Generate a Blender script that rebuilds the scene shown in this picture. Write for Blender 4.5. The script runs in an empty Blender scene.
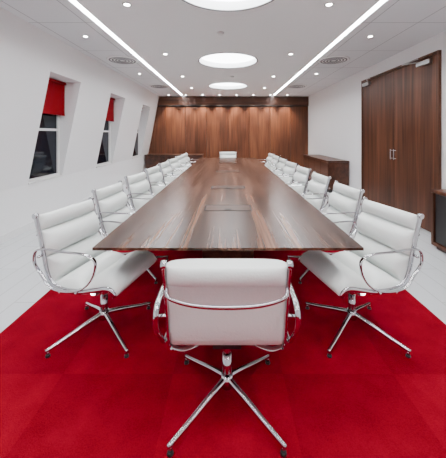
import bpy, bmesh, math, random
from mathutils import Vector, Matrix
random.seed(4)
S = bpy.context.scene
COL = S.collection
F = 285.0; CAMZ = 1.41; HZ = 135.0; VX = 228.0

# ------------------------------------------------------------------ materials
def newmat(name):
    m = bpy.data.materials.new(name); m.use_nodes = True
    nt = m.node_tree
    return m, nt, nt.nodes['Principled BSDF']
def plain(name, col, rough=0.5, metal=0.0, spec=0.5, bump=0.0, bscale=50, coat=0.0):
    m, nt, b = newmat(name)
    b.inputs['Base Color'].default_value = (*col, 1)
    b.inputs['Roughness'].default_value = rough
    b.inputs['Metallic'].default_value = metal
    b.inputs['Specular IOR Level'].default_value = spec
    b.inputs['Coat Weight'].default_value = coat
    tc = nt.nodes.new('ShaderNodeTexCoord')
    n = nt.nodes.new('ShaderNodeTexNoise'); n.inputs['Scale'].default_value = bscale
    nt.links.new(tc.outputs['Object'], n.inputs['Vector'])
    if bump > 0:
        bp = nt.nodes.new('ShaderNodeBump'); bp.inputs['Strength'].default_value = bump
        bp.inputs['Distance'].default_value = 0.005
        nt.links.new(n.outputs['Fac'], bp.inputs['Height'])
        nt.links.new(bp.outputs['Normal'], b.inputs['Normal'])
    return m
def emit(name, col, strength):
    m, nt, b = newmat(name)
    b.inputs['Base Color'].default_value = (0.9, 0.9, 0.9, 1)
    b.inputs['Emission Color'].default_value = (*col, 1)
    b.inputs['Emission Strength'].default_value = strength
    return m
def wood(name, axis, dark, mid, light, rough=0.35, spec=0.5, fine=1.0, rnd=0.0, wts=(0.55, 0.25, 0.2), span=0.12):
    m, nt, b = newmat(name); N = nt.nodes; L = nt.links
    tc = N.new('ShaderNodeTexCoord')
    vec = tc.outputs['Object']
    if rnd > 0:
        oi = N.new('ShaderNodeObjectInfo')
        ml = N.new('ShaderNodeMath'); ml.operation = 'MULTIPLY'; ml.inputs[1].default_value = 37.0
        L.new(oi.outputs['Random'], ml.inputs[0])
        va = N.new('ShaderNodeVectorMath'); va.operation = 'ADD'
        L.new(vec, va.inputs[0]); L.new(ml.outputs[0], va.inputs[1]); vec = va.outputs[0]
    def noise(al, ac, detail, dist=0.0):
        mp = N.new('ShaderNodeMapping')
        sc = [ac, ac, ac]; sc['xyz'.index(axis)] = al
        mp.inputs['Scale'].default_value = sc
        L.new(vec, mp.inputs['Vector'])
        n = N.new('ShaderNodeTexNoise'); n.inputs['Scale'].default_value = 1.0
        n.inputs['Detail'].default_value = detail; n.inputs['Distortion'].default_value = dist
        L.new(mp.outputs[0], n.inputs['Vector']); return n.outputs['Fac']
    a = noise(0.35, 9 * fine, 4, 0.6); c = noise(1.2, 60 * max(fine, 0.7), 3); d = noise(0.6, 1.8, 2)
    def mul(x, k):
        q = N.new('ShaderNodeMath'); q.operation = 'MULTIPLY'; q.inputs[1].default_value = k
        L.new(x, q.inputs[0]); return q.outputs[0]
    def add(x, y):
        q = N.new('ShaderNodeMath'); q.operation = 'ADD'; L.new(x, q.inputs[0]); L.new(y, q.inputs[1]); return q.outputs[0]
    s = add(add(mul(a, wts[0]), mul(c, wts[1])), mul(d, wts[2]))
    r = N.new('ShaderNodeValToRGB')
    e = r.color_ramp.elements
    e[0].position = 0.5 - span; e[0].color = (*dark, 1)
    e[1].position = 0.5 + span; e[1].color = (*light, 1)
    k = e.new(0.495); k.color = (*mid, 1)
    L.new(s, r.inputs[0])
    L.new(r.outputs[0], b.inputs['Base Color'])
    b.inputs['Roughness'].default_value = rough
    b.inputs['Specular IOR Level'].default_value = spec
    return m

M_wall = plain('white_plaster', (0.90, 0.905, 0.915), 0.7, bump=0.05, bscale=30)
M_ceil = plain('ceiling_white', (0.88, 0.885, 0.895), 0.8)
M_trim = plain('trim_white', (0.82, 0.82, 0.82), 0.4)
M_chrome = plain('chrome', (0.55, 0.55, 0.57), 0.08, 1.0)
M_steel = plain('brushed_steel', (0.5, 0.5, 0.5), 0.3, 1.0)
M_leather = plain('white_leather', (0.80, 0.835, 0.815), 0.34, bump=0.2, bscale=90)
M_black = plain('black_plastic', (0.012, 0.012, 0.012), 0.4)
M_dark = plain('dark_recess', (0.02, 0.018, 0.018), 0.6)
M_grey = plain('grey_slot', (0.16, 0.16, 0.17), 0.6)
M_glass = plain('night_glass', (0.006, 0.009, 0.016), 0.05, spec=0.25)
M_blind = plain('red_blind', (0.22, 0.001, 0.006), 0.85, spec=0.1)
LK = 5.4
M_strip = emit('strip_light', (0.95, 0.98, 1.0), 11.0 * LK)
M_disc = emit('disc_light', (0.95, 0.98, 1.0), 2.2 * LK)
M_spot = emit('spot_lens', (1.0, 0.97, 0.92), 14.0 * LK)
M_wtable = wood('walnut_table', 'y', (0.018, 0.007, 0.004), (0.07, 0.030, 0.018), (0.20, 0.096, 0.060), 0.26, 0.42, 1.2, span=0.105, wts=(0.5, 0.36, 0.14))
M_flap = wood('walnut_flap', 'x', (0.03, 0.013, 0.008), (0.065, 0.030, 0.019), (0.12, 0.06, 0.04), 0.3, 0.4, 1.0)
M_wwall = wood('walnut_panel', 'z', (0.042, 0.013, 0.0055), (0.082, 0.027, 0.012), (0.135, 0.050, 0.023), 0.42, 0.3, 0.6, 1, (0.3, 0.4, 0.3), 0.11)
M_wdoor = wood('walnut_door', 'z', (0.036, 0.011, 0.005), (0.085, 0.029, 0.013), (0.15, 0.057, 0.028), 0.42, 0.3, 0.9, 1)
M_wcab = wood('walnut_cabinet', 'y', (0.022, 0.007, 0.004), (0.05, 0.017, 0.009), (0.09, 0.034, 0.019), 0.35, 0.35, 1.0)

# carpet: tufted pile, inset panels in two very close reds
M_carpet, nt, b = newmat('red_carpet')
N = nt.nodes; L = nt.links
tc = N.new('ShaderNodeTexCoord')
n1 = N.new('ShaderNodeTexNoise'); n1.inputs['Scale'].default_value = 170; n1.inputs['Detail'].default_value = 3
n2 = N.new('ShaderNodeTexNoise'); n2.inputs['Scale'].default_value = 6; n2.inputs['Detail'].default_value = 5
L.new(tc.outputs['Object'], n1.inputs['Vector']); L.new(tc.outputs['Object'], n2.inputs['Vector'])
mx = N.new('ShaderNodeMath'); mx.operation = 'ADD'
L.new(n1.outputs['Fac'], mx.inputs[0]); L.new(n2.outputs['Fac'], mx.inputs[1])
mm = N.new('ShaderNodeMath'); mm.operation = 'MULTIPLY'; mm.inputs[1].default_value = 0.5
L.new(mx.outputs[0], mm.inputs[0])
r = N.new('ShaderNodeValToRGB'); r.color_ramp.elements[0].position = 0.30; r.color_ramp.elements[1].position = 0.72
L.new(mm.outputs[0], r.inputs[0])
r.color_ramp.elements[0].color = (0.165, 0.0005, 0.007, 1); r.color_ramp.elements[1].color = (0.285, 0.0013, 0.016, 1)
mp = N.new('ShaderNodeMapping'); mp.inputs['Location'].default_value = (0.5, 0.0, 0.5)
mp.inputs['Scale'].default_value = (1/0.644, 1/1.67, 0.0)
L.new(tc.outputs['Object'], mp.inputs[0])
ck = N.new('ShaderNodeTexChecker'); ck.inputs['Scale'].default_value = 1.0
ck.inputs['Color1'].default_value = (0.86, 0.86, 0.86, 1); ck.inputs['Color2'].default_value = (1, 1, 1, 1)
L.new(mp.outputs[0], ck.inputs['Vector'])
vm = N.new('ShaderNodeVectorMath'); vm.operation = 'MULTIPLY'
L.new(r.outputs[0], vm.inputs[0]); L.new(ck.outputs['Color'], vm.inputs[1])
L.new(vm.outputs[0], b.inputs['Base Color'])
b.inputs['Roughness'].default_value = 0.95; b.inputs['Specular IOR Level'].default_value = 0.03
bp = N.new('ShaderNodeBump'); bp.inputs['Strength'].default_value = 0.6; bp.inputs['Distance'].default_value = 0.005
L.new(n1.outputs['Fac'], bp.inputs['Height']); L.new(bp.outputs[0], b.inputs['Normal'])

def tiled(name, base, mortar, bw, rh, ms, rough, rot=0):
    m, nt, b = newmat(name)
    tc = nt.nodes.new('ShaderNodeTexCoord'); mp = nt.nodes.new('ShaderNodeMapping')
    mp.inputs['Rotation'].default_value = (0, 0, rot)
    br = nt.nodes.new('ShaderNodeTexBrick')
    br.inputs['Scale'].default_value = 1; br.inputs['Brick Width'].default_value = bw
    br.inputs['Row Height'].default_value = rh; br.inputs['Mortar Size'].default_value = ms
    br.inputs['Color1'].default_value = (*base, 1)
    br.inputs['Color2'].default_value = (*[c * 0.95 for c in base], 1)
    br.inputs['Mortar'].default_value = (*mortar, 1)
    nt.links.new(tc.outputs['Object'], mp.inputs[0]); nt.links.new(mp.outputs[0], br.inputs['Vector'])
    nt.links.new(br.outputs['Color'], b.inputs['Base Color']); b.inputs['Roughness'].default_value = rough
    return m, br
M_floor, _ = tiled('pale_floor', (0.60, 0.62, 0.64), (0.42, 0.43, 0.44), 1.2, 0.2, 0.005, 0.4, math.pi / 2)
M_ctile, br = tiled('ceiling_tile', (0.74, 0.75, 0.77), (0.38, 0.38, 0.40), 1.2, 0.6, 0.006, 0.8, math.pi / 2)
br.offset = 0.0; br.inputs['Color2'].default_value = br.inputs['Color1'].default_value

# ------------------------------------------------------------------ helpers
def finish(bm, name, mats, parent=None, smooth=False):
    bmesh.ops.recalc_face_normals(bm, faces=bm.faces)
    me = bpy.data.meshes.new(name); bm.to_mesh(me); bm.free()
    if not isinstance(mats, (list, tuple)): mats = [mats]
    for m in mats: me.materials.append(m)
    if smooth:
        for p in me.polygons: p.use_smooth = True
    o = bpy.data.objects.new(name, me); COL.objects.link(o)
    if parent: o.parent = parent
    return o
def empty(name, loc=(0, 0, 0)):
    o = bpy.data.objects.new(name, None); o.location = loc; COL.objects.link(o); return o
def bbox(bm, x0, x1, y0, y1, z0, z1, mi=0, smooth=False):
    vs = [bm.verts.new(p) for p in [(x0,y0,z0),(x1,y0,z0),(x1,y1,z0),(x0,y1,z0),(x0,y0,z1),(x1,y0,z1),(x1,y1,z1),(x0,y1,z1)]]
    for f in [(0,3,2,1),(4,5,6,7),(0,1,5,4),(1,2,6,5),(2,3,7,6),(3,0,4,7)]:
        fc = bm.faces.new([vs[i] for i in f]); fc.material_index = mi
    return vs
def box(name, x0, x1, y0, y1, z0, z1, mat, parent=None, bevel=0.0):
    bm = bmesh.new(); bbox(bm, x0, x1, y0, y1, z0, z1)
    if bevel > 0:
        bmesh.ops.bevel(bm, geom=bm.edges[:], offset=bevel, segments=2, affect='EDGES', profile=0.5)
    return finish(bm, name, mat, parent)
def prism(bm, prof, y0, y1, mi=0):
    a = [bm.verts.new((x, y0, z)) for x, z in prof]; c = [bm.verts.new((x, y1, z)) for x, z in prof]
    n = len(prof)
    bm.faces.new(a); bm.faces.new(c[::-1])
    for i in range(n): bm.faces.new((a[i], a[(i+1) % n], c[(i+1) % n], c[i]))
def cyl(bm, c, axis, r0, r1, h, seg=20, mi=0, smooth=True):
    ax = Vector(axis).normalized(); u = ax.orthogonal().normalized(); v = ax.cross(u); c = Vector(c)
    A = []; B = []
    for i in range(seg):
        t = 2 * math.pi * i / seg; d = u * math.cos(t) + v * math.sin(t)
        A.append(bm.verts.new(c + d * r0)); B.append(bm.verts.new(c + ax * h + d * r1))
    for i in range(seg):
        f = bm.faces.new((A[i], A[(i+1) % seg], B[(i+1) % seg], B[i])); f.material_index = mi; f.smooth = smooth
    f = bm.faces.new(A[::-1]); f.material_index = mi
    f = bm.faces.new(B); f.material_index = mi
def catmull(P, n, closed=False):
    P = [Vector(p) for p in P]; out = []
    m = len(P)
    rng = range(m) if closed else range(m - 1)
    for i in rng:
        if closed: p0, p1, p2, p3 = P[(i-1) % m], P[i], P[(i+1) % m], P[(i+2) % m]
        else: p0, p1, p2, p3 = P[max(i-1, 0)], P[i], P[i+1], P[min(i+2, m-1)]
        for k in range(n):
            t = k / n
            out.append(0.5 * ((2*p1) + (-p0+p2)*t + (2*p0-5*p1+4*p2-p3)*t*t + (-p0+3*p1-3*p2+p3)*t**3))
    if not closed: out.append(P[-1])
    return out
def sweep(bm, pts, side, a, b_, seg=10, mi=0, closed=False, taper=None):
    side = Vector(side).normalized(); rings = []; n = len(pts)
    for i, p in enumerate(pts):
        if closed: t = pts[(i+1) % n] - pts[(i-1) % n]
        else: t = pts[min(i+1, n-1)] - pts[max(i-1, 0)]
        t.normalize(); s = (side - t * side.dot(t)).normalized(); nn = t.cross(s)
        k = 1 if taper is None else taper(i / (n-1))
        rings.append([bm.verts.new(p + s*(a*k*math.cos(2*math.pi*j/seg)) + nn*(b_*k*math.sin(2*math.pi*j/seg))) for j in range(seg)])
    for i in range(n if closed else n-1):
        A = rings[i]; B = rings[(i+1) % n]
        for j in range(seg):
            f = bm.faces.new((A[j], A[(j+1) % seg], B[(j+1) % seg], B[j])); f.material_index = mi; f.smooth = True
    if not closed:
        f = bm.faces.new(rings[0][::-1]); f.material_index = mi
        f = bm.faces.new(rings[-1]); f.material_index = mi

# ------------------------------------------------------------------ room shell
XR = 2.95; ZC = 2.83; YB = 10.5; YF = -2.4; SILL = 0.68; HEAD = 2.35; SL = 0.2
def xs(z): return -2.95 + max(0, z - SILL) * SL
box('floor', -3.4, 3.2, YF - 0.1, YB + 0.2, -0.1, 0.0, M_floor)
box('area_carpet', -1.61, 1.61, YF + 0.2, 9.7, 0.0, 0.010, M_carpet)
wins = [(4.2, 5.07), (6.37, 7.25), (8.75, 9.6)]
bm = bmesh.new()
full = [(-2.95, 0), (-2.95, SILL), (xs(ZC), ZC), (-3.4, ZC), (-3.4, 0)]
ys = [YF] + [y for w in wins for y in w] + [YB]
for i in range(0, len(ys), 2): prism(bm, full, ys[i], ys[i+1])
for a, c in wins:
    prism(bm, [(-2.95, 0), (-2.95, SILL), (-3.4, SILL), (-3.4, 0)], a, c)
    prism(bm, [(xs(HEAD), HEAD), (xs(ZC), ZC), (-3.4, ZC), (-3.4, HEAD)], a, c)
finish(bm, 'wall_left', M_wall)
box('wall_right', XR, XR + 0.15, YF, YB, 0, ZC, M_wall)
box('wall_back', -3.4, XR + 0.15, YB, YB + 0.15, 0, ZC + 0.2, M_wall)
box('wall_front', -3.4, XR + 0.15, YF - 0.15, YF, 0, ZC + 0.2, M_wall)
box('baseboard_left', -2.95, -2.935, YF, YB - 0.1, 0, 0.10, M_trim, None, 0.003)
box('baseboard_right', XR - 0.015, XR, YF, 3.93, 0, 0.10, M_trim)
box('baseboard_right.001', XR - 0.015, XR, 6.22, YB - 0.1, 0, 0.10, M_trim)

# ceiling
ceil = empty('ceiling')
SX0, SX1 = 1.61, 1.68
bm = bmesh.new()
R = 0.55; cys = [-0.09, 2.70, 5.49, 8.28]; H = 1.395
for cy in cys:
    ang = sorted(set([2*math.pi*i/72 for i in range(72)] + [math.atan2(sy*H, sx*SX0) % (2*math.pi) for sx in (1,-1) for sy in (1,-1)]))
    inn = []; out = []; top = []
    for t in ang:
        c, s = math.cos(t), math.sin(t)
        k = min(SX0/abs(c) if abs(c) > 1e-9 else 1e9, H/abs(s) if abs(s) > 1e-9 else 1e9)
        inn.append(bm.verts.new((R*c, cy+R*s, ZC))); out.append(bm.verts.new((k*c, cy+k*s, ZC)))
        top.append(bm.verts.new((R*c, cy+R*s, ZC+0.13)))
    n = len(ang)
    for i in range(n):
        j = (i+1) % n
        bm.faces.new((inn[i], out[i], out[j], inn[j])); bm.faces.new((inn[i], inn[j], top[j], top[i]))
for a, c in ((YF, cys[0]-H), (cys[-1]+H, YB)):
    bm.faces.new([bm.verts.new(p) for p in ((-SX0,a,ZC),(SX0,a,ZC),(SX0,c,ZC),(-SX0,c,ZC))])
for sx in (-1, 1):
    bm.faces.new([bm.verts.new(p) for p in ((sx*SX0,YF,ZC),(sx*SX0,YB,ZC),(sx*SX0,YB,ZC+0.13),(sx*SX0,YF,ZC+0.13))])
finish(bm, 'center_panel', M_ceil, ceil)
box('side_panel_a', -3.4, -SX1, YF, YB, ZC, ZC + 0.13, M_ctile, ceil)
box('side_panel_b', SX1, XR + 0.15, YF, YB, ZC, ZC + 0.13, M_ctile, ceil)
box('deck', -3.4, XR + 0.15, YF, YB, ZC + 0.135, ZC + 0.2, M_ceil, ceil)
for i, sx in enumerate((-1, 1)):
    x0, x1 = sorted((sx*(SX0+0.003), sx*(SX1-0.003)))
    box('ceiling_strip_light', x0, x1, YF + 0.1, YB - 0.25, ZC + 0.02, ZC + 0.06, M_strip)
    
for cy in cys:
    bm = bmesh.new()
    cyl(bm, (0, cy, ZC + 0.10), (0, 0, 1), R - 0.01, R - 0.01, 0.02, 72, 0, False)
    ring = [Vector(((R+0.01)*math.cos(2*math.pi*i/72), cy+(R+0.01)*math.sin(2*math.pi*i/72), ZC)) for i in range(72)]
    sweep(bm, ring, (0, 0, 1), 0.006, 0.014, 8, 1, True)
    finish(bm, 'round_ceiling_light', [M_disc, M_grey])

# downlights
def downlight(x, y, r=0.05):
    bm = bmesh.new()
    ring = [Vector((x + r*math.cos(2*math.pi*i/24), y + r*math.sin(2*math.pi*i/24), ZC)) for i in range(24)]
    sweep(bm, ring, (0, 0, 1), 0.006, 0.012, 8, 0, True)
    cyl(bm, (x, y, ZC - 0.004), (0, 0, 1), r*0.75, r*0.75, 0.004, 20, 1, False)
    finish(bm, 'recessed_downlight', [M_steel, M_spot])
def spot(x, y, z, e, ang, blend=0.6, tgt=None, col=(1, 0.85, 0.68)):
    l = bpy.data.lights.new('spot', 'SPOT'); l.energy = e; l.spot_size = math.radians(ang); l.spot_blend = blend
    l.color = col; l.shadow_soft_size = 0.04
    o = bpy.data.objects.new('downlight_lamp', l); o.location = (x, y, z); COL.objects.link(o)
    if tgt: o.rotation_euler = (Vector(tgt) - Vector((x, y, z))).to_track_quat('-Z', 'Y').to_euler()
for y in (0.6, 3.1, 5.0, 6.9, 8.6):
    for x in (-1.1, 1.1):
        downlight(x, y, 0.04)
        spot(x, y, ZC - 0.02, 90, 90, 0.7, (x, y, 0), (1, 0.97, 0.93))
for y in (1.9, 4.1, 6.6):
    for x in (-2.05, 2.05): downlight(x, y, 0.035)
for x in (-2.1, -1.5, -0.9, 0.9, 1.5, 2.1, -0.3, 0.3):
    downlight(x, YB - 0.42, 0.04)
    spot(x, YB - 0.42, ZC - 0.02, 300, 66, 0.8, (x, YB - 0.06, 1.7))

# air diffusers
for x in (-2.0, 2.0):
    for y in (5.4, 8.3):
        bm = bmesh.new()
        cyl(bm, (x, y, ZC - 0.012), (0, 0, 1), 0.27, 0.29, 0.012, 40, 0)
        for k, rr in enumerate((0.23, 0.175, 0.12, 0.065)):
            ring = [Vector((x + rr*math.cos(2*math.pi*i/40), y + rr*math.sin(2*math.pi*i/40), ZC - 0.014)) for i in range(40)]
            sweep(bm, ring, (0, 0, 1), 0.004, 0.014, 6, 1, True)
        finish(bm, 'ceiling_air_diffuser', [M_trim, M_grey])
for x, y in ((-0.1, 3.95), (0.1, 6.9)):
    bm = bmesh.new(); cyl(bm, (x, y, ZC), (0, 0, -1), 0.05, 0.035, 0.035, 20, 0); finish(bm, 'smoke_detector', M_trim)

# ------------------------------------------------------------------ windows
for i, (a, c) in enumerate(wins):
    w = empty('window_%d' % (i + 1))
    xo = -2.99
    fw = 0.06
    bm = bmesh.new()
    bbox(bm, xo-0.05, xo, a, a+fw, SILL, HEAD); bbox(bm, xo-0.05, xo, c-fw, c, SILL, HEAD)
    bbox(bm, xo-0.05, xo, a+fw, c-fw, SILL, SILL+fw); bbox(bm, xo-0.05, xo, a+fw, c-fw, HEAD-fw, HEAD)
    bbox(bm, xo-0.045, xo-0.005, a+fw, c-fw, 1.48, 1.52)
    finish(bm, 'frame', M_trim, w)
    box('glass', xo-0.04, xo-0.025, a+fw, c-fw, SILL+fw, HEAD-fw, M_glass, w)
    box('sill', xo, -2.93, a, c, SILL, SILL+0.02, M_trim, w, 0.004)
    bm = bmesh.new()
    zb = 1.77 if i < 2 else 2.2
    bbox(bm, xo+0.085, xo+0.090, a+0.01, c-0.01, zb, HEAD-0.03)
    cyl(bm, (xo+0.095, a+0.01, HEAD-0.035), (0, 1, 0), 0.025, 0.025, c-a-0.02, 16)
    bbox(bm, xo+0.080, xo+0.095, a+0.01, c-0.01, zb-0.02, zb)
    finish(bm, 'roller_blind', M_blind, w)

# ------------------------------------------------------------------ back wall walnut cladding
bw = empty('walnut_wall_paneling')
xe = [-2.93, -2.3, -1.55, -0.78, 0.0, 0.78, 1.55, 2.3, 2.94]
for i in range(8):
    x0, x1 = xe[i] + 0.006, xe[i+1] - 0.006
    bm = bmesh.new()
    if i == 0:
        pr = [(x0, 0.0), (x0, SILL), (xs(2.45)+0.005, 2.45), (x1, 2.45), (x1, 0.0)]
        prism(bm, pr, YB - 0.06, YB - 0.001)
        finish(bm, 'panel_%d' % i, M_wwall, bw)
    else:
        bm.free(); box('panel_%d' % i, x0, x1, YB - 0.06, YB - 0.001, 0.0, 2.45, M_wwall, bw, 0.003)
bm = bmesh.new()
prism(bm, [(xs(2.5)+0.01, 2.50), (xs(2.81)+0.01, 2.81), (2.94, 2.81), (2.94, 2.50)], YB - 0.10, YB - 0.001)
M_whead = wood('walnut_header', 'x', (0.03, 0.009, 0.004), (0.06, 0.02, 0.009), (0.1, 0.037, 0.018), 0.4, 0.35, 1.0)
finish(bm, 'header', M_whead, bw)
box('header_trim', xs(2.46)+0.02, 2.94, YB - 0.105, YB - 0.001, 2.475, 2.495, M_dark, bw)
box('backing', xs(2.4)+0.02, 2.94, YB - 0.02, YB, 0, 2.5, M_dark, bw)

# back credenza
cr = empty('low_credenza')
for k, (x0, x1) in enumerate(((-2.9, -1.9), (-1.895, -0.9))):
    box('door_panel_%d' % k, x0 + 0.01, x1, YB - 0.55, YB - 0.53, 0.1, 0.68, M_wcab, cr, 0.003)
box('carcass', -2.9, -0.9, YB - 0.53, YB - 0.07, 0.08, 0.68, M_wcab, cr)
box('top', -2.92, -0.88, YB - 0.57, YB - 0.07, 0.685, 0.72, M_wcab, cr, 0.004)
box('plinth', -2.85, -0.95, YB - 0.5, YB - 0.1, 0, 0.08, M_dark, cr)

# right sideboard
cr = empty('sideboard')
M_wside = wood('walnut_sideboard', 'y', (0.03, 0.009, 0.004), (0.065, 0.021, 0.010), (0.11, 0.04, 0.02), 0.35, 0.4, 1.0)
x0, x1, y0, y1 = 2.42, 2.93, 6.9, 9.1
box('carcass', x0 + 0.02, x1, y0 + 0.01, y1 - 0.01, 0.08, 0.74, M_wside, cr)
for k in range(4):
    a = y0 + 0.01 + k*(y1-y0-0.02)/4
    box('door_%d' % k, x0, x0+0.02, a + 0.004, a + (y1-y0-0.02)/4 - 0.004, 0.09, 0.735, M_wside, cr, 0.003)
box('top', x0 - 0.02, x1, y0 - 0.02, y1 + 0.02, 0.745, 0.785, M_wside, cr, 0.004)
box('plinth', x0 + 0.05, x1, y0 + 0.05, y1 - 0.05, 0, 0.08, M_dark, cr)

# near right open cabinet
cb = empty('media_cabinet')
x0, x1, y0, y1 = 2.55, 2.93, 2.3, 3.58
box('top', x0, x1, y0, y1, 0.69, 0.73, M_wdoor, cb, 0.003)
box('bottom', x0, x1, y0, y1, 0.04, 0.08, M_wdoor, cb, 0.003)
box('side_far', x0, x1, y1 - 0.04, y1, 0.08, 0.69, M_wdoor, cb)
box('side_near', x0, x1, y0, y0 + 0.04, 0.08, 0.69, M_wdoor, cb)
box('back', x1 - 0.02, x1, y0 + 0.04, y1 - 0.04, 0.08, 0.69, M_wcab, cb)
box('glass_front_a', x0 + 0.02, x0 + 0.03, y0 + 0.05, (y0+y1)/2 - 0.004, 0.09, 0.68, M_black, cb)
box('glass_front_b', x0 + 0.02, x0 + 0.03, (y0+y1)/2 + 0.004, y1 - 0.05, 0.09, 0.68, M_black, cb)
box('plinth', x0 + 0.04, x1, y0 + 0.04, y1 - 0.04, 0, 0.04, M_dark, cb)

# door
d = empty('door_1')
ya, yb, ym, zt = 3.98, 6.17, 5.0, 2.54
box('leaf_a', XR - 0.035, XR - 0.003, ya, ym - 0.002, 0.01, zt, M_wdoor, d, 0.002)
box('leaf_b', XR - 0.035, XR - 0.003, ym + 0.002, yb, 0.01, zt, M_wdoor, d, 0.002)
box('frame_near', XR - 0.045, XR - 0.001, ya - 0.045, ya - 0.006, 0, zt + 0.045, M_wdoor, d)
box('frame_far', XR - 0.045, XR - 0.001, yb + 0.006, yb + 0.045, 0, zt + 0.045, M_wdoor, d)
box('frame_top', XR - 0.045, XR - 0.001, ya - 0.006, yb + 0.006, zt + 0.006, zt + 0.045, M_wdoor, d)
for k, yy in enumerate((ym - 0.05, ym + 0.05)):
    bm = bmesh.new()
    cyl(bm, (XR - 0.075, yy, 0.98), (0, 0, 1), 0.006, 0.006, 0.18, 14)
    for z in (1.0, 1.14): cyl(bm, (XR - 0.075, yy, z), (1, 0, 0), 0.005, 0.005, 0.041, 10)
    finish(bm, 'pull_handle_%d' % k, M_steel, d)
for k, (yy, s) in enumerate(((ya + 0.08, 1), (yb - 0.08, -1))):
    bm = bmesh.new()
    y2 = yy + s*0.28
    bbox(bm, XR - 0.09, XR - 0.036, min(yy, y2), max(yy, y2), zt - 0.10, zt - 0.04)
    cyl(bm, (XR - 0.065, yy + s*0.2, zt - 0.04), (-0.45, s*0.8, 0.05), 0.009, 0.009, 0.28, 8)
    cyl(bm, (XR - 0.19, yy + s*0.42, zt - 0.02), (0.8, -s*0.9, 0.28), 0.009, 0.009, 0.2, 8)
    finish(bm, 'door_closer_%d' % k, M_steel, d)

# ------------------------------------------------------------------ table
TY0, TY1, TW, TZ = 1.68, 8.35, 0.80, 0.745
tb = empty('conference_table')
bm = bmesh.new()
segs = [TY0, 3.9, 6.15, TY1]
for i in range(3):
    a = segs[i] + (0.0015 if i else 0); c = segs[i+1] - (0.0015 if i < 2 else 0)
    na = 0.10 if i == 0 else 0; nc = 0.10 if i == 2 else 0
    rings = []
    for z, ins in ((TZ, 0), (TZ - 0.016, 0), (TZ - 0.05, 1)):
        rings.append([bm.verts.new(p) for p in ((-TW + ins*0.10, a + ins*na, z), (TW - ins*0.10, a + ins*na, z), (TW - ins*0.10, c - ins*nc, z), (-TW + ins*0.10, c - ins*nc, z))])
    bm.faces.new(rings[0]); bm.faces.new(rings[2][::-1])
    for q in range(2):
        for j in range(4): bm.faces.new((rings[q][j], rings[q][(j+1) % 4], rings[q+1][(j+1) % 4], rings[q+1][j]))
finish(bm, 'table_top', M_wtable, tb)
for k, y in enumerate((2.60, 3.62, 5.2, 6.9)):
    bm = bmesh.new()
    e = 0.014
    for (x0, x1, a, c) in ((-0.2-e,0.2+e,y-0.085-e,y-0.085),(-0.2-e,0.2+e,y+0.085,y+0.085+e),(-0.2-e,-0.2,y-0.085,y+0.085),(0.2,0.2+e,y-0.085,y+0.085)):
        bbox(bm, x0, x1, a, c, TZ - 0.004, TZ + 0.002)
    finish(bm, 'cable_flap_frame_%d' % k, M_dark, tb)
    box('cable_flap_%d' % k, -0.2, 0.2, y - 0.085, y + 0.085, TZ - 0.004, TZ + 0.002, M_flap, tb)
    box('flap_notch_%d' % k, -0.03, 0.03, y - 0.085, y - 0.045, TZ, TZ + 0.006, M_black, tb)
for k, y in enumerate((2.75, 5.0, 7.2)):
    box('pedestal_%d' % k, -0.22, 0.22, y - 0.30, y + 0.30, 0.03, TZ - 0.05, M_wcab, tb, 0.004)
    box('pedestal_foot_%d' % k, -0.26, 0.26, y - 0.34, y + 0.34, 0.011, 0.03, M_steel, tb, 0.002)
box('under_beam', -0.06, 0.06, TY0 + 0.4, TY1 - 0.4, TZ - 0.11, TZ - 0.05, M_black, tb)

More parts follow.
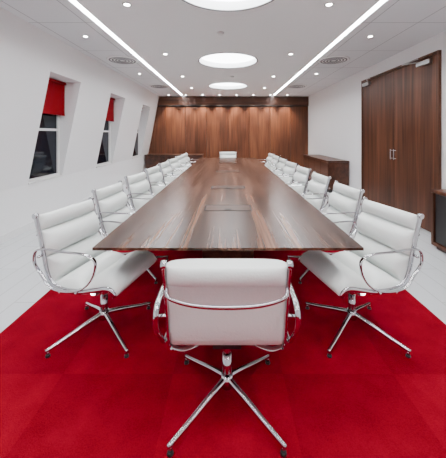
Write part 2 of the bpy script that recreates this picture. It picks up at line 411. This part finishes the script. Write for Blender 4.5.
# ------------------------------------------------------------------ chair
def make_chair(base_rot=0.0):
    bm = bmesh.new()
    P = [(0,-0.325,0.865),(0,-0.295,0.76),(0,-0.262,0.63),(0,-0.235,0.52),(0,-0.195,0.445),(0,-0.11,0.410),(0,0.02,0.412),(0,0.13,0.435),(0,0.205,0.452),(0,0.25,0.445),(0,0.272,0.41)]
    pts = catmull(P, 10)
    cum = [0]
    for i in range(1, len(pts)): cum.append(cum[-1] + (pts[i]-pts[i-1]).length)
    T = cum[-1]
    def at(s):
        s = max(0, min(T, s))
        i = 0
        while i < len(cum) - 2 and cum[i+1] < s: i += 1
        k = (s - cum[i]) / (cum[i+1] - cum[i])
        p = pts[i].lerp(pts[i+1], k)
        a = pts[max(i-1, 0)]; b2 = pts[min(i+2, len(pts)-1)]
        t = (b2 - a).normalized(); return p, Vector((0, -t.z, t.y))
    def shell(s0, s1, w, ft, bt, nu=18, nv=14, mi=0):
        top = []; bot = []
        for j in range(nv + 1):
            v = -math.cos(math.pi*j/nv); rt = []; rb = []
            ev = max(0, 1 - abs(v)**2.1) ** 0.55
            p, n = at(s0 + (s1 - s0)*(v*0.5 + 0.5))
            for i in range(nu + 1):
                u = -math.cos(math.pi*i/nu); eu = max(0, 1 - abs(u)**6) ** 0.5
                x = u*w
                rt.append(bm.verts.new(Vector((x, 0, 0)) + p + n*(0.003 + ft*eu*ev)))
                rb.append(bm.verts.new(Vector((x, 0, 0)) + p - n*(0.003 + bt*eu*ev)))
            top.append(rt); bot.append(rb)
        def face(vs):
            f = bm.faces.new(vs); f.material_index = mi; f.smooth = True
        for j in range(nv):
            for i in range(nu):
                face((top[j][i], top[j][i+1], top[j+1][i+1], top[j+1][i])); face((bot[j][i], bot[j+1][i], bot[j+1][i+1], bot[j][i+1]))
            face((top[j][0], top[j+1][0], bot[j+1][0], bot[j][0])); face((top[j][nu], bot[j][nu], bot[j+1][nu], top[j+1][nu]))
        for i in range(nu):
            face((top[0][i], bot[0][i], bot[0][i+1], top[0][i+1])); face((top[nv][i], top[nv][i+1], bot[nv][i+1], bot[nv][i]))
    W = 0.25
    shell(0.10, T - 0.005, W - 0.002, 0.002, 0.003, 16, 40)
    shell(-0.014, 0.100, W, 0.054, 0.042)
    shell(0.102, 0.272, W, 0.076, 0.001)
    shell(0.276, 0.450, W, 0.078, 0.001)
    shell(0.46, 0.68, W, 0.078, 0.002)
    shell(0.684, T + 0.0, W, 0.072, 0.006)
    rp = [at(T*i/60)[0] for i in range(61)]
    for sx in (-1, 1):
        sweep(bm, [p + Vector((sx*0.259, 0, 0)) for p in rp], (1, 0, 0), 0.009, 0.017, 12, 1)
        loop = [(-0.235,0.50),(-0.285,0.58),(-0.275,0.655),(-0.20,0.675),(-0.05,0.672),(0.08,0.672),(0.16,0.645),(0.165,0.58),(0.12,0.50),(0.05,0.445),(-0.06,0.422),(-0.17,0.435)]
        lp = catmull([(sx*(0.302 + (0.0 if z > 0.55 else -0.01)), y, z) for y, z in loop], 6, True)
        sweep(bm, lp, (1, 0, 0), 0.012, 0.006, 10, 1, True)
        for (y, z) in ((-0.266, 0.62), (-0.10, 0.42), (0.02, 0.43)):
            cyl(bm, (sx*0.255, y, z - 0.004), (sx, 0, 0), 0.008, 0.008, 0.042, 10, 1)
        cyl(bm, rp[0] + Vector((sx*0.247, 0, 0)), (sx, 0, 0), 0.018, 0.018, 0.024, 16, 1)
    sp = catmull([(-0.255,-0.30,0.755),(-0.235,-0.335,0.732),(-0.14,-0.352,0.712),(0,-0.357,0.706),(0.14,-0.352,0.712),(0.235,-0.335,0.732),(0.255,-0.30,0.755)], 8)
    sweep(bm, sp, (0, 1, 0), 0.006, 0.009, 10, 1)
    for y0, z0, yc in ((-0.16, 0.40, -0.05), (0.12, 0.41, 0.05)):
        sp = catmull([(-0.262,y0,z0+0.005),(-0.2,y0*0.8,z0-0.03),(-0.08,yc,0.366),(0,yc,0.360),(0.08,yc,0.366),(0.2,y0*0.8,z0-0.03),(0.262,y0,z0+0.005)], 8)
        sweep(bm, sp, (0, 1, 0), 0.016, 0.009, 10, 1)
    bbox(bm, -0.07, 0.07, -0.09, 0.09, 0.34, 0.372, 2)
    cyl(bm, (0, 0, 0.20), (0, 0, 1), 0.017, 0.017, 0.15, 20, 1)
    cyl(bm, (0, 0, 0.11), (0, 0, 1), 0.026, 0.024, 0.14, 24, 1)
    cyl(bm, (0, 0, 0.085), (0, 0, 1), 0.034, 0.030, 0.06, 24, 1)
    for k in range(4):
        a = math.pi/4 + k*math.pi/2 + base_rot; dx, dy = math.cos(a), math.sin(a)
        leg = catmull([(0.01*dx,0.01*dy,0.122),(0.12*dx,0.12*dy,0.098),(0.24*dx,0.24*dy,0.066),(0.365*dx,0.365*dy,0.036)], 6)
        sweep(bm, leg, (-dy, dx, 0), 0.014, 0.016, 12, 1, False, lambda t: 1.15 - 0.4*t)
        cyl(bm, (0.352*dx, 0.352*dy, 0.0), (0, 0, 1), 0.015, 0.013, 0.012, 16, 2)
        cyl(bm, (0.352*dx, 0.352*dy, 0.012), (0, 0, 1), 0.009, 0.009, 0.024, 10, 1)
    bmesh.ops.recalc_face_normals(bm, faces=bm.faces)
    me = bpy.data.meshes.new('conference_chair'); bm.to_mesh(me); bm.free()
    for m in (M_leather, M_chrome, M_black): me.materials.append(m)
    return me
cache = {}
def chair(x, y, rot, br=0):
    if br not in cache: cache[br] = make_chair(math.radians(br))
    o = bpy.data.objects.new('conference_chair', cache[br]); COL.objects.link(o)
    o.location = (x, y, 0.0105); o.rotation_euler = (0, 0, math.radians(rot))
chair(-0.005, 1.50, 0)
chair(-0.89, 2.05, -90 - 14, 14)
chair(0.89, 2.05, 90 + 14, -14)
for i in range(1, 8):
    y = 2.08 + 0.86*i
    j = random.choice((0, 2, -2))
    chair(-0.93, y, -90 - 6 - j, 6)
    chair(0.93, y, 90 + 6 - j, -6)
chair(0.0, 8.62, 180)

# ------------------------------------------------------------------ world, camera
w = bpy.data.worlds.new('night'); S.world = w; w.use_nodes = True
w.node_tree.nodes['Background'].inputs[0].default_value = (0.02, 0.03, 0.05, 1)
w.node_tree.nodes['Background'].inputs[1].default_value = 0.3
cam = bpy.data.cameras.new('camera'); co = bpy.data.objects.new('camera', cam); COL.objects.link(co)
co.location = (0, 0, CAMZ); co.rotation_euler = (math.pi/2, 0, 0)
cam.sensor_fit = 'HORIZONTAL'; cam.sensor_width = 36; cam.lens = F/446*36
cam.shift_x = -(VX - 223)/446; cam.shift_y = -(229 - HZ)/446
cam.clip_start = 0.05
S.camera = co
